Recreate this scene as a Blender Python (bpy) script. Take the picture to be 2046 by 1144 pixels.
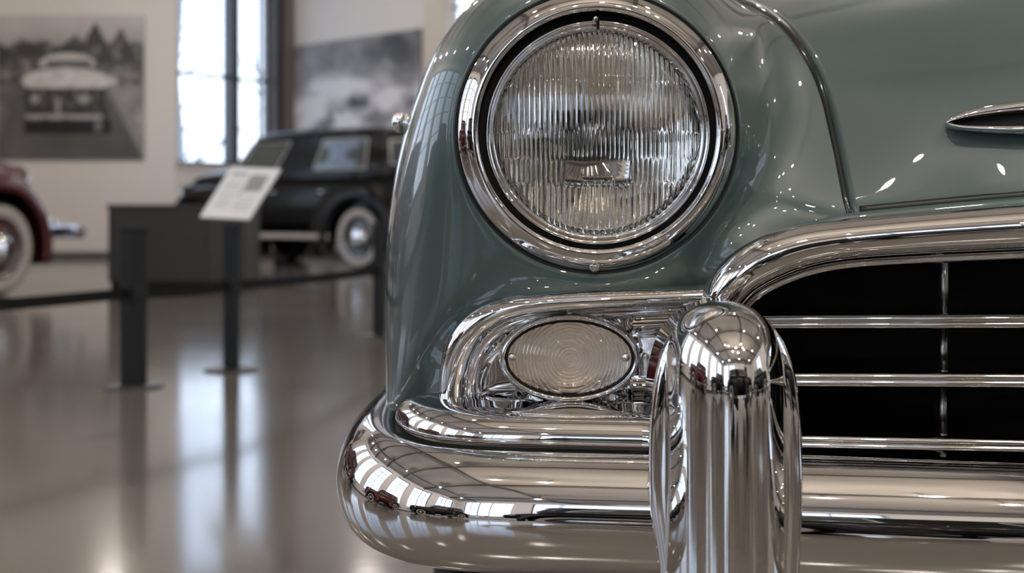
import bpy, bmesh, math, random
import numpy as np
from mathutils import Vector, Matrix, noise
from mathutils.bvhtree import BVHTree

PI = math.pi
random.seed(7)
scene = bpy.context.scene
for o in list(bpy.data.objects):
    bpy.data.objects.remove(o)

# ------------------------------------------------------------------ camera, sky, exposure
F, HZ, CAMZ = 2673.0, 430.0, 0.65          # focal length in pixels, horizon row, camera height
cam_d = bpy.data.cameras.new('camera')
cam = bpy.data.objects.new('camera', cam_d)
scene.collection.objects.link(cam)
cam.location = (0, 0, CAMZ)
cam.rotation_euler = (PI / 2, 0, 0)
cam_d.sensor_width = 36
cam_d.lens = F / 2046 * 36
cam_d.shift_y = -142 / 2046
cam_d.clip_start = 0.05
cam_d.clip_end = 300
cam_d.dof.use_dof = True
cam_d.dof.focus_distance = 1.06
cam_d.dof.aperture_fstop = 6.2
scene.camera = cam

world = bpy.data.worlds.new('overcast_sky')
scene.world = world
world.use_nodes = True
wn, wl = world.node_tree.nodes, world.node_tree.links
wn.clear()
wo = wn.new('ShaderNodeOutputWorld')
wb = wn.new('ShaderNodeBackground')
wt = wn.new('ShaderNodeTexCoord')
ws = wn.new('ShaderNodeSeparateXYZ')
wr = wn.new('ShaderNodeValToRGB')
wl.new(wt.outputs['Generated'], ws.inputs[0])
wl.new(ws.outputs['Z'], wr.inputs[0])
wr.color_ramp.elements[0].position = 0.0
wr.color_ramp.elements[0].color = (0.84, 0.91, 1.0, 1)
wr.color_ramp.elements[1].position = 0.6
wr.color_ramp.elements[1].color = (0.52, 0.70, 1.0, 1)
wl.new(wr.outputs[0], wb.inputs[0])
wb.inputs[1].default_value = 3.0
wl.new(wb.outputs[0], wo.inputs[0])

vs = scene.view_settings
vs.view_transform = 'Standard'
vs.look = 'None'
vs.gamma = 1
vs.use_curve_mapping = False
vs.exposure = 0.14
LAMP_STRENGTH = 25.0
LAMP_WATTS = 64.0
scene.cycles.max_bounces = 14
scene.cycles.glossy_bounces = 8
scene.cycles.transmission_bounces = 10
scene.cycles.diffuse_bounces = 4
scene.cycles.caustics_refractive = True
scene.cycles.sample_clamp_indirect = 20.0
scene.cycles.blur_glossy = 0.3

# ------------------------------------------------------------------ helpers
def W(px, py, D):
    """Point whose sight line passes pixel (px, py) at depth D metres in front of the camera."""
    return Vector(((px - 1023) * D / F, D, CAMZ - (py - HZ) * D / F))

def tag(o, label=None, cat=None, group=None, kind=None):
    if label: o['label'] = label
    if cat: o['category'] = cat
    if group: o['group'] = group
    if kind: o['kind'] = kind
    return o

def link(o, parent=None):
    scene.collection.objects.link(o)
    if parent is not None:
        o.parent = parent
    return o

def empty(name, loc=(0, 0, 0), rz=0.0, parent=None):
    o = bpy.data.objects.new(name, None)
    o.empty_display_size = 0.1
    link(o, parent)
    o.location = loc
    o.rotation_euler = (0, 0, rz)
    return o

def mesh(name, verts, faces, mat, parent=None, smooth=True, fix=True):
    me = bpy.data.meshes.new(name)
    me.from_pydata([tuple(v) for v in verts], [], [tuple(f) for f in faces])
    if fix:
        bm = bmesh.new(); bm.from_mesh(me)
        bmesh.ops.remove_doubles(bm, verts=bm.verts, dist=1e-6)
        bmesh.ops.recalc_face_normals(bm, faces=bm.faces)
        bm.to_mesh(me); bm.free()
    me.materials.append(mat)
    if smooth:
        for p in me.polygons: p.use_smooth = True
    o = bpy.data.objects.new(name, me)
    link(o, parent)
    if parent is not None and fix is not None:
        # vertices are given in the root's space unless the parent moved
        pass
    return o

def grid_faces(nu, nv, cu=False, cv=False, off=0):
    fs = []
    for i in range(nu - (0 if cu else 1)):
        for j in range(nv - (0 if cv else 1)):
            a = i * nv + j; b = ((i + 1) % nu) * nv + j
            c = ((i + 1) % nu) * nv + (j + 1) % nv; d = i * nv + (j + 1) % nv
            fs.append((off + a, off + b, off + c, off + d))
    return fs

def catmull(pts, n, closed=False):
    """n samples per span through the rows of pts (any width)."""
    p = np.array(pts, float)
    m = len(p)
    out = []
    spans = m if closed else m - 1
    for i in range(spans):
        if closed:
            p0, p1, p2, p3 = p[(i - 1) % m], p[i], p[(i + 1) % m], p[(i + 2) % m]
        else:
            p1, p2 = p[i], p[i + 1]
            p0 = p[i - 1] if i > 0 else 2 * p1 - p2
            p3 = p[i + 2] if i + 2 < m else 2 * p2 - p1
        for k in range(n):
            t = k / n
            out.append(0.5 * ((2 * p1) + (p2 - p0) * t + (2 * p0 - 5 * p1 + 4 * p2 - p3) * t * t
                              + (3 * p1 - p0 - 3 * p2 + p3) * t ** 3))
    if not closed: out.append(p[-1])
    return np.array(out)

def resample(pts, n):
    p = np.array(pts, float)
    s = np.concatenate([[0], np.cumsum(np.linalg.norm(np.diff(p[:, :3], axis=0), axis=1))])
    q = np.linspace(0, s[-1], n)
    return np.stack([np.interp(q, s, p[:, k]) for k in range(p.shape[1])], 1)

def sweep(name, path, sec, mat, parent=None, up=(0, -1, 0), caps=True, smooth=True):
    """Sweep a closed section along path. path rows: x y z [width height]; sec rows (a, b):
    a across (in the plane at right angles to 'up'), b along the 'up' side."""
    path = np.array(path, float)
    n = len(path); m = len(sec)
    V = []
    for i in range(n):
        t = path[min(i + 1, n - 1), :3] - path[max(i - 1, 0), :3]
        t /= np.linalg.norm(t)
        u = np.array(up, float); u -= t * u.dot(t); u /= np.linalg.norm(u)
        b = np.cross(u, t)
        wa = path[i, 3] if path.shape[1] > 3 else 1
        hb = path[i, 4] if path.shape[1] > 4 else wa
        for a_, b_ in sec:
            V.append(path[i, :3] + b * a_ * wa + u * b_ * hb)
    Fs = grid_faces(n, m, False, True)
    if caps:
        Fs.append(tuple(range(m))); Fs.append(tuple((n - 1) * m + k for k in range(m)))
    return mesh(name, V, Fs, mat, parent, smooth)

def ellsec(n=24, a0=0, a1=2 * PI):
    return [(math.cos(a0 + (a1 - a0) * k / n), math.sin(a0 + (a1 - a0) * k / n)) for k in range(n)]

def lathe(name, prof, origin, mat, parent=None, n=64, axis='y', closed=False, smooth=True):
    """prof rows (r, h): h runs along +axis from origin."""
    V = []
    for k in range(n):
        a = 2 * PI * k / n
        for r, h in prof:
            if axis == 'y': V.append((origin[0] + r * math.cos(a), origin[1] + h, origin[2] + r * math.sin(a)))
            elif axis == 'z': V.append((origin[0] + r * math.cos(a), origin[1] + r * math.sin(a), origin[2] + h))
            else: V.append((origin[0] + h, origin[1] + r * math.cos(a), origin[2] + r * math.sin(a)))
    return mesh(name, V, grid_faces(n, len(prof), True, closed), mat, parent, smooth)

class MB:
    def __init__(self): self.v, self.f = [], []
    def box(self, x0, x1, y0, y1, z0, z1, M=None):
        b = len(self.v)
        for x in (x0, x1):
            for y in (y0, y1):
                for z in (z0, z1):
                    p = Vector((x, y, z))
                    self.v.append(tuple(M @ p) if M is not None else (x, y, z))
        for f in ((0, 1, 3, 2), (4, 6, 7, 5), (0, 4, 5, 1), (2, 3, 7, 6), (0, 2, 6, 4), (1, 5, 7, 3)):
            self.f.append(tuple(b + i for i in f))
        return self
    def tube(self, p, q, r0, r1=None, n=8):
        p, q = Vector(p), Vector(q); r1 = r0 if r1 is None else r1
        t = (q - p).normalized()
        u = t.orthogonal().normalized(); w = t.cross(u)
        b = len(self.v)
        for c, r in ((p, r0), (q, r1)):
            for k in range(n):
                a = 2 * PI * k / n
                self.v.append(tuple(c + u * (r * math.cos(a)) + w * (r * math.sin(a))))
        for k in range(n):
            self.f.append((b + k, b + (k + 1) % n, b + n + (k + 1) % n, b + n + k))
        self.f.append(tuple(b + k for k in range(n))); self.f.append(tuple(b + n + k for k in range(n)))
        return self
    def ball(self, c, rx, ry=None, rz=None, nu=14, nv=8):
        ry = ry or rx; rz = rz or rx
        b = len(self.v)
        for i in range(nv + 1):
            t = PI * i / nv
            for k in range(nu):
                a = 2 * PI * k / nu
                self.v.append((c[0] + rx * math.sin(t) * math.cos(a), c[1] + ry * math.sin(t) * math.sin(a), c[2] + rz * math.cos(t)))
        self.f += grid_faces(nv + 1, nu, False, True, b)
        return self
    def build(self, name, mat, parent=None, smooth=False, bevel=0):
        o = mesh(name, self.v, self.f, mat, parent, smooth)
        if bevel:
            md = o.modifiers.new('bevel', 'BEVEL'); md.width = bevel; md.segments = 2; md.limit_method = 'ANGLE'
        return o

# ------------------------------------------------------------------ materials
def mat(name, color, rough=0.5, metal=0.0, coat=0.0, spec=0.5, trans=0.0, ior=1.45, emit=None, es=0.0,
        noise_amt=0.0, noise_scale=4.0, bump=0.0, bump_scale=40.0, rough_var=0.0, coat_rough=0.03):
    m = bpy.data.materials.new(name); m.use_nodes = True
    nt = m.node_tree; nd = nt.nodes; lk = nt.links
    p = nd['Principled BSDF']
    p.inputs['Base Color'].default_value = (*color, 1)
    p.inputs['Roughness'].default_value = rough
    p.inputs['Metallic'].default_value = metal
    p.inputs['Coat Weight'].default_value = coat
    p.inputs['Coat Roughness'].default_value = coat_rough
    p.inputs['Specular IOR Level'].default_value = spec
    p.inputs['Transmission Weight'].default_value = trans
    p.inputs['IOR'].default_value = ior
    if emit:
        p.inputs['Emission Color'].default_value = (*emit, 1); p.inputs['Emission Strength'].default_value = es
    tc = nd.new('ShaderNodeTexCoord')
    if noise_amt or rough_var:
        nz = nd.new('ShaderNodeTexNoise'); nz.inputs['Scale'].default_value = noise_scale; nz.inputs['Detail'].default_value = 6
        lk.new(tc.outputs['Object'], nz.inputs['Vector'])
        if noise_amt:
            mx = nd.new('ShaderNodeMix'); mx.data_type = 'RGBA'
            mx.inputs[6].default_value = (*[c * (1 - noise_amt) for c in color], 1)
            mx.inputs[7].default_value = (*[min(1, c * (1 + noise_amt)) for c in color], 1)
            lk.new(nz.outputs['Fac'], mx.inputs[0]); lk.new(mx.outputs[2], p.inputs['Base Color'])
        if rough_var:
            mr = nd.new('ShaderNodeMapRange'); mr.inputs[3].default_value = rough - rough_var; mr.inputs[4].default_value = rough + rough_var
            lk.new(nz.outputs['Fac'], mr.inputs[0]); lk.new(mr.outputs[0], p.inputs['Roughness'])
    if bump:
        n2 = nd.new('ShaderNodeTexNoise'); n2.inputs['Scale'].default_value = bump_scale; n2.inputs['Detail'].default_value = 4
        lk.new(tc.outputs['Object'], n2.inputs['Vector'])
        bp = nd.new('ShaderNodeBump'); bp.inputs['Strength'].default_value = bump; bp.inputs['Distance'].default_value = 0.002
        lk.new(n2.outputs['Fac'], bp.inputs['Height']); lk.new(bp.outputs[0], p.inputs['Normal'])
    return m

def glass_mat(name, color, rough=0.0, ior=1.5):
    m = bpy.data.materials.new(name); m.use_nodes = True
    nt = m.node_tree; nt.nodes.clear()
    g = nt.nodes.new('ShaderNodeBsdfGlass'); o = nt.nodes.new('ShaderNodeOutputMaterial')
    g.inputs['Color'].default_value = (*color, 1); g.inputs['Roughness'].default_value = rough; g.inputs['IOR'].default_value = ior
    nt.links.new(g.outputs[0], o.inputs[0])
    return m

def pane_mat(name, tint, refl=1.0):
    m = bpy.data.materials.new(name); m.use_nodes = True
    nt = m.node_tree; nt.nodes.clear()
    t = nt.nodes.new('ShaderNodeBsdfTransparent'); t.inputs[0].default_value = (*tint, 1)
    g = nt.nodes.new('ShaderNodeBsdfGlossy'); g.inputs['Roughness'].default_value = 0.02
    w = nt.nodes.new('ShaderNodeLayerWeight'); w.inputs[0].default_value = 0.5
    pw = nt.nodes.new('ShaderNodeMath'); pw.operation = 'POWER'; pw.inputs[1].default_value = 5
    f = nt.nodes.new('ShaderNodeMath'); f.operation = 'MULTIPLY_ADD'; f.inputs[1].default_value = 0.9; f.inputs[2].default_value = 0.05
    nt.links.new(w.outputs['Facing'], pw.inputs[0]); nt.links.new(pw.outputs[0], f.inputs[0])
    x = nt.nodes.new('ShaderNodeMixShader'); o = nt.nodes.new('ShaderNodeOutputMaterial')
    nt.links.new(f.outputs[0], x.inputs[0]); nt.links.new(t.outputs[0], x.inputs[1]); nt.links.new(g.outputs[0], x.inputs[2])
    nt.links.new(x.outputs[0], o.inputs[0])
    return m

def print_mat(name, rough=0.5):
    m = bpy.data.materials.new(name); m.use_nodes = True
    nt = m.node_tree; p = nt.nodes['Principled BSDF']; p.inputs['Roughness'].default_value = rough
    a = nt.nodes.new('ShaderNodeVertexColor'); a.layer_name = 'print'
    nt.links.new(a.outputs[0], p.inputs['Base Color'])
    return m

M = {}
M['chrome'] = mat('polished_chrome', (0.75, 0.74, 0.735), 0.022, 1.0, rough_var=0.012, noise_scale=30)
M['chrome_dull'] = mat('satin_chrome', (0.66, 0.64, 0.62), 0.28, 1.0)
M['green'] = mat('sage_green_car_paint', (0.035, 0.061, 0.059), 0.42, 0.0, coat=1.0, noise_amt=0.03, noise_scale=3, spec=0.6, coat_rough=0.015)
M['black'] = mat('matte_black', (0.004, 0.004, 0.004), 0.7, spec=0.2)
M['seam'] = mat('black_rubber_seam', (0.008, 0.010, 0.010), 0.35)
M['welt'] = mat('dark_green_gloss_bead', (0.006, 0.009, 0.009), 0.12, coat=0.6)
M['lens'] = glass_mat('clear_fluted_glass', (0.97, 0.97, 0.96), 0.0, 1.5)
M['lens2'] = glass_mat('ringed_lens_glass', (0.97, 0.955, 0.935), 0.0, 1.45)
M['reflector'] = mat('silvered_reflector', (0.84, 0.82, 0.79), 0.03, 1.0)
M['reflector2'] = mat('warm_silver_bowl', (0.80, 0.73, 0.66), 0.5, 0.5)
M['screw'] = mat('screw_steel', (0.5, 0.48, 0.45), 0.22, 1.0, bump=0.4, bump_scale=300)
M['bulb'] = glass_mat('bulb_glass', (0.9, 0.9, 0.9), 0.0, 1.45)
M['rubber'] = mat('tyre_rubber', (0.012, 0.012, 0.012), 0.6, noise_amt=0.2, noise_scale=20)
M['white_rubber'] = mat('whitewall_rubber', (0.33, 0.305, 0.27), 0.55, noise_amt=0.06)
M['wheel_black'] = mat('wheel_black_enamel', (0.012, 0.011, 0.011), 0.2, coat=1)
M['wheel_red'] = mat('wheel_dark_red_enamel', (0.05, 0.012, 0.012), 0.2, coat=1)
M['carblack'] = mat('black_car_paint', (0.005, 0.005, 0.005), 0.3, coat=0.12, spec=0.2)
M['carred'] = mat('maroon_car_paint', (0.060, 0.007, 0.009), 0.3, coat=0.5, spec=0.3)
M['carglass'] = mat('car_window_glass', (0.05, 0.058, 0.058), 0.06, spec=0.7, coat=0.3)
M['floor'] = mat('polished_concrete', (0.138, 0.123, 0.106), 0.12, spec=0.6, noise_amt=0.16, noise_scale=0.9, rough_var=0.05)
M['wall'] = mat('white_painted_wall', (0.72, 0.68, 0.645), 0.75, noise_amt=0.03, noise_scale=1.5, bump=0.15, bump_scale=25)
M['ceiling'] = mat('warm_grey_ceiling', (0.34, 0.305, 0.27), 0.8, noise_amt=0.05, noise_scale=0.7)
M['beam'] = mat('brown_steel_beam', (0.07, 0.062, 0.055), 0.6)
M['wframe'] = mat('dark_window_frame', (0.045, 0.047, 0.05), 0.4)
M['wpost'] = mat('grey_brown_window_post', (0.16, 0.14, 0.12), 0.5)
M['pillar'] = mat('beige_pillar_paint', (0.46, 0.42, 0.375), 0.7, noise_amt=0.04)
M['pane'] = pane_mat('window_pane_glass', (0.95, 0.97, 1.0))
M['post'] = mat('black_powder_coat', (0.008, 0.008, 0.008), 0.55, spec=0.25)
M['base'] = mat('dark_grey_steel_plate', (0.05, 0.048, 0.045), 0.4, 0.6)
M['belt'] = mat('black_webbing', (0.007, 0.007, 0.007), 0.85, spec=0.2, bump=0.3, bump_scale=400)
M['case'] = mat('dark_bronze_laminate', (0.028, 0.026, 0.022), 0.4, spec=0.35, noise_amt=0.25, noise_scale=2)
M['case_top'] = mat('dark_grey_laminate_top', (0.035, 0.034, 0.032), 0.35, spec=0.35)
M['print'] = print_mat('photo_print', 0.55)
M['base_trim'] = mat('dark_grey_baseboard', (0.10, 0.095, 0.09), 0.5)
M['ground'] = mat('pale_snowy_ground', (0.72, 0.73, 0.75), 0.9, noise_amt=0.1, noise_scale=0.4)
M['bark'] = mat('grey_bark', (0.30, 0.29, 0.29), 0.9, noise_amt=0.3, noise_scale=6)
M['lamp_body'] = mat('black_lamp_housing', (0.02, 0.02, 0.02), 0.5)
M['lamp_glow'] = mat('lit_lamp_lens', (1, 1, 1), 0.5, emit=(1.0, 0.84, 0.66), es=LAMP_STRENGTH)

# ------------------------------------------------------------------ the room
CEIL = 5.4
def frame_of(p0, p1):
    d = Vector((p1[0] - p0[0], p1[1] - p0[1], 0)); L = d.length; d.normalize()
    n = Vector((-d.y, d.x, 0))                 # outward (left of travel)
    m = Matrix(((d.x, n.x, 0, p0[0]), (d.y, n.y, 0, p0[1]), (0, 0, 1, 0), (0, 0, 0, 1)))
    return m, L

def wall(name, p0, p1, openings=(), thick=0.3, material='wall', z1=CEIL, skirting=True):
    m, L = frame_of(p0, p1)
    mb = MB(); s = 0.0
    for (a, b, za, zb) in sorted(openings):
        if a > s: mb.box(s, a, 0, thick, 0, z1, m)
        mb.box(a, b, 0, thick, 0, za, m)
        if zb < z1: mb.box(a, b, 0, thick, zb, z1, m)
        s = b
    if s < L: mb.box(s, L, 0, thick, 0, z1, m)
    o = mb.build(name, M[material])
    tag(o, kind='structure')
    if skirting:
        t = MB().box(0.0, L, -0.02, 0, 0, 0.10, m).build('baseboard_' + name.split('_', 1)[1], M['base_trim'], o)
        tag(t, kind='structure')
    return m, L

WN = [0]
def window(m, a, b, za, zb, cols, rows, bar=0.035, thick=0.3, post=None, inset=0.12, frame='wframe', portal=True):
    WN[0] += 1
    fr = MB()
    y0, y1 = inset, inset + 0.06
    for (x0, x1, z0, z1) in ((a, a + .06, za, zb), (b - .06, b, za, zb), (a, b, za, za + .06), (a, b, zb - .06, zb)):
        fr.box(x0, x1, y0, y1, z0, z1, m)
    o = fr.build('window_%d' % WN[0], M[frame]); tag(o, kind='structure')
    for c in range(1, cols):
        x = a + (b - a) * c / cols
        w = bar * (1.8 if (cols % 2 == 0 and c == cols // 2) else 1)
        MB().box(x - w / 2, x + w / 2, y0, y1 - .01, za + .06, zb - .06, m).build('muntin', M[frame], o)
    for r in range(1, rows):
        z = za + (zb - za) * r / rows
        MB().box(a + .06, b - .06, y0 + .004, y1 - .014, z - bar / 2, z + bar / 2, m).build('muntin', M[frame], o)
    MB().box(a + .05, b - .05, y0 + .025, y0 + .031, za + .05, zb - .05, m).build('pane', M['pane'], o)
    MB().box(a - .05, b + .05, -0.06, inset, za - .05, za, m).build('window_sill', M['wall'], o)
    if portal:
        ld = bpy.data.lights.new('window_portal', 'AREA'); ld.shape = 'RECTANGLE'
        ld.size, ld.size_y = (b - a), (zb - za)
        ld.cycles.is_portal = True
        lo = bpy.data.objects.new('window_portal', ld); link(lo)
        c = m @ Vector(((a + b) / 2, thick + 0.05, (za + zb) / 2))
        inward = -(m.to_3x3() @ Vector((0, 1, 0)))
        lo.location = c
        lo.rotation_euler = inward.to_track_quat('-Z', 'Y').to_euler()
    return o

fl = MB().box(-7.8, 9.3, -9.3, 22.4, -0.1, 0).build('floor', M['floor']); tag(fl, kind='structure')
ce = MB().box(-8.1, 9.6, -9.6, 22.8, CEIL, CEIL + .2).build('ceiling', M['ceiling']); tag(ce, kind='structure')
for i in range(7):
    y = -7.0 + i * 4.0
    b_ = MB().box(-7.8, 9.3, y - .10, y + .12, CEIL - .2, CEIL).build('trim_%d' % (i + 1), M['beam']); tag(b_, kind='structure')

for i, x in enumerate((-5.6, -2.2, 1.6, 5.4)):  # unseen lengthwise beams, added to put more dark lines into the chrome reflections
    b_ = MB().box(x - .06, x + .06, -9.3, 22.0, CEIL - .32, CEIL - .2).build('trim_%d' % (i + 8), M['beam']); tag(b_, kind='structure')
# left wall: a row of tall windows
ops = []
s = 1.2
while s < 25:
    ops.append((s, s + 2.7, 0.8, 4.9)); s += 3.7
m, L = wall('wall_left', (-7.8, -9.3), (-7.8, 20.3), ops)
for a, b, za, zb in ops: window(m, a, b, za, zb, 4, 5)
# back wall of the picture, in pieces
ax = W(350, 430, 20.3).x
m, L = wall('wall_far', (-7.8, 20.3), (ax, 20.3))
bx, by = W(582, 430, 22.0).x, 22.0
m2, L2 = frame_of((ax, 20.3), (bx, by))
w_end = L2 * 0.84
wall('wall_bay', (ax, 20.3), (bx, by), [(0.02, w_end, 1.43, 4.9)])
# the bay window: two lights, the post between them, a transom bar
window(m2, 0.02, w_end * 0.60, 1.43, 4.9, 1, 1, inset=0.10)
MB().box(w_end * 0.57, w_end * 0.645, 0.02, 0.26, 1.43, 4.9, m2).build('window_post', M['wframe'], bpy.data.objects['window_%d' % WN[0]])
for z, q0, q1 in ((2.83, 0.08, 0.58),):
    MB().box(w_end * .03, w_end * q1, 0.1, 0.15, z - .03, z + .03, m2).build('muntin', M['wframe'], bpy.data.objects['window_%d' % WN[0]])
window(m2, w_end * 0.64, w_end, 1.43, 4.9, 1, 1, inset=0.10)
wN = bpy.data.objects['window_%d' % WN[0]]
MB().box(w_end * .66, w_end * .99, 0.1, 0.15, 2.79, 2.85, m2).build('muntin', M['wframe'], wN)
MB().box(w_end * .885, w_end * .905, 0.1, 0.15, 1.46, 4.86, m2).build('muntin', M['wframe'], wN)
MB().box(w_end, w_end + .16, -0.06, 0.1, 0.0, CEIL, m2).build('window_post', M['wframe'], wN)
MB().box(w_end + .16, L2 + .02, -0.10, 0.1, 0.0, CEIL, m2).build('window_post', M['wpost'], wN)
cx, cy = W(886, 430, 19.5).x, 19.5
m3, L3 = wall('wall_oblique', (bx, by), (cx, cy))
m4, L4 = wall('wall_end', (cx, cy), (9.3, cy), [(0.03, 1.9, 1.0, 4.6), (3.6, 5.6, 1.0, 4.6), (7.2, 9.2, 1.0, 4.6)])
window(m4, 0.03, 1.9, 1.0, 4.6, 3, 4); window(m4, 3.6, 5.6, 1.0, 4.6, 4, 5); window(m4, 7.2, 9.2, 1.0, 4.6, 4, 5)
opsR = [(5.0, 7.4, 0.9, 4.6), (12.0, 14.4, 0.9, 4.6), (20.5, 22.9, 0.9, 4.6)]
mR, LR = wall('wall_right', (9.3, cy), (9.3, -9.3), opsR)
for q in opsR: window(mR, *q, 4, 5)
opsB = [(9.6, 12.4, 0.8, 4.9), (13.2, 16.0, 0.8, 4.9)]
mB, LB = wall('wall_behind', (9.3, -9.3), (-7.8, -9.3), opsB)
for q in opsB: window(mB, *q, 4, 5)
pl = MB().box(W(846, 430, 19.2).x, W(888, 430, 19.2).x, 19.2, 19.55, 0, CEIL).build('pillar', M['pillar'])
tag(pl, kind='structure')

# outside
gr = MB().box(-60, 60, -50, 70, -0.35, -0.3).build('ground_outside', M['ground']); tag(gr, kind='structure')
def bare_tree(x, y, h, seed, label):
    rnd = random.Random(seed)
    root = empty('bare_tree', (x, y, -0.3)); tag(root, label, 'tree', 'bare trees outside the windows')
    tr = MB(); br = MB()
    p = Vector((0, 0, 0)); r = 0.16
    pts = [p.copy()]
    for k in range(6):
        q = p + Vector((rnd.uniform(-.12, .12), rnd.uniform(-.12, .12), h / 6))
        tr.tube(p, q, r, r * .82, 8); p = q; r *= .82; pts.append(p.copy())
    for k in range(26):
        t = rnd.uniform(1.2, 5.9); i = int(t); b0 = pts[i].lerp(pts[min(i + 1, 6)], t - i)
        az = rnd.uniform(0, 2 * PI); L_ = rnd.uniform(.8, 2.2) * (1.15 - t / 9)
        d = Vector((math.cos(az), math.sin(az), rnd.uniform(.3, .9))).normalized()
        b1 = b0 + d * L_; rr = 0.05 * (1.1 - t / 8)
        br.tube(b0, b1, rr, rr * .5, 5)
        for _ in range(3):
            d2 = (d + Vector((rnd.uniform(-.8, .8), rnd.uniform(-.8, .8), rnd.uniform(-.2, .8)))).normalized()
            s0 = b0.lerp(b1, rnd.uniform(.3, 1)); br.tube(s0, s0 + d2 * L_ * .55, rr * .5, rr * .18, 4)
    tr.build('trunk', M['bark'], root, True); tag(br.build('branches', M['bark'], root, True), kind='stuff')
for (x, y, h, sd, lb) in ((-8.3, 34, 9, 4, 'bare tree beyond the left light of the bay window'),
                          (-5.5, 31, 8, 5, 'bare tree beyond the narrow right light of the bay window'),
                          (-1.5, 36, 8, 9, 'bare tree outside beyond the window next to the pillar')):
    bare_tree(x, y, h, sd, lb)

# ------------------------------------------------------------------ ceiling lamps
def spot_lamp(x, y):
    root = empty('ceiling_spotlight', (x, y, CEIL))
    tag(root, 'black cylindrical spotlight hanging from the ceiling, lit', 'light', 'ceiling spotlights')
    MB().tube((0, 0, 0), (0, 0, -.78), .012).build('stem', M['lamp_body'], root)
    lathe('housing', [(0.001, -.77), (.045, -.77), (.06, -.79), (.06, -.90), (.055, -.90), (.055, -.885)], (0, 0, 0), M['lamp_body'], root, 20, 'z')
    lathe('lamp_lens', [(.001, -.888), (.03, -.888), (.0545, -.886)], (0, 0, 0), M['lamp_glow'], root, 20, 'z')
    ld = bpy.data.lights.new('lamp_bulb', 'POINT'); ld.energy = LAMP_WATTS; ld.color = (1.0, 0.91, 0.81); ld.shadow_soft_size = 0.045
    lo = bpy.data.objects.new('lamp_bulb', ld); link(lo, root); lo.location = (0, 0, -.96)
def copy_tree(o, parent=None):
    c = o.copy(); scene.collection.objects.link(c)
    if parent is not None: c.parent = parent
    for ch in list(o.children): copy_tree(ch, c)
    return c
lamp_xy = []
for ix in range(4):
    for iy in range(7):
        lamp_xy.append((-4.9 + ix * 3.3 + random.uniform(-.5, .5), -5.4 + iy * 3.6 + random.uniform(-.6, .6)))
lamp_xy += [(-.9, -1.6), (.5, -2.1), (1.4, -1.2), (-.2, -3.0), (1.0, -3.3), (2.2, -2.4)]
spot_lamp(*lamp_xy[0])
first_lamp = bpy.data.objects['ceiling_spotlight']
for x, y in lamp_xy[1:]:
    c = copy_tree(first_lamp); c.location = (x, y, CEIL)

# ------------------------------------------------------------------ wall pictures
def vnoise(x, y, s, o=0.0): return noise.noise(Vector((x * s, y * s, o)))
def fbm(x, y, s, o=0.0): return sum(noise.noise(Vector((x * s * 2 ** k, y * s * 2 ** k, o + k * 7.3))) / 2 ** k for k in range(4))

def picture(name, corner_fn, nu, nv, shade, parent_label, cat, thickness=0.03, nrm=Vector((0, -1, 0))):
    V = []; cols = []
    for i in range(nu + 1):
        for j in range(nv + 1):
            u, v = i / nu, j / nv
            V.append(corner_fn(u, v)); cols.append(shade(u, v))
    nfront = len(V)
    Fs = grid_faces(nu + 1, nv + 1)
    back = [corner_fn(u, v) - nrm * thickness for u, v in ((0, 0), (1, 0), (1, 1), (0, 1))]
    V += back
    c = (0, nu * (nv + 1), nu * (nv + 1) + nv, nv)
    edges = [[i * (nv + 1) for i in range(nu + 1)], [nu * (nv + 1) + j for j in range(nv + 1)],
             [i * (nv + 1) + nv for i in range(nu, -1, -1)], [j for j in range(nv, -1, -1)]]
    for k in range(4): Fs.append(tuple(edges[k] + [nfront + (k + 1) % 4, nfront + k]))
    Fs.append((nfront, nfront + 1, nfront + 2, nfront + 3))
    cols += [(.2, .2, .2)] * 4
    me = bpy.data.meshes.new(name); me.from_pydata([tuple(v) for v in V], [], Fs)
    ca = me.color_attributes.new('print', 'FLOAT_COLOR', 'POINT')
    for i, cc in enumerate(cols): ca.data[i].color = (*cc, 1)
    me.materials.append(M['print'])
    bm = bmesh.new(); bm.from_mesh(me); bmesh.ops.recalc_face_normals(bm, faces=bm.faces); bm.to_mesh(me); bm.free()
    o = bpy.data.objects.new(name, me); link(o)
    if cat: tag(o, parent_label, cat)
    return o

def sm(a, b, x):
    t = max(0, min(1, (x - a) / (b - a)))
    return t * t * (3 - 2 * t)
def ell(x, y, cx, cy, rx, ry): return ((x - cx) / rx) ** 2 + ((y - cy) / ry) ** 2

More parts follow.
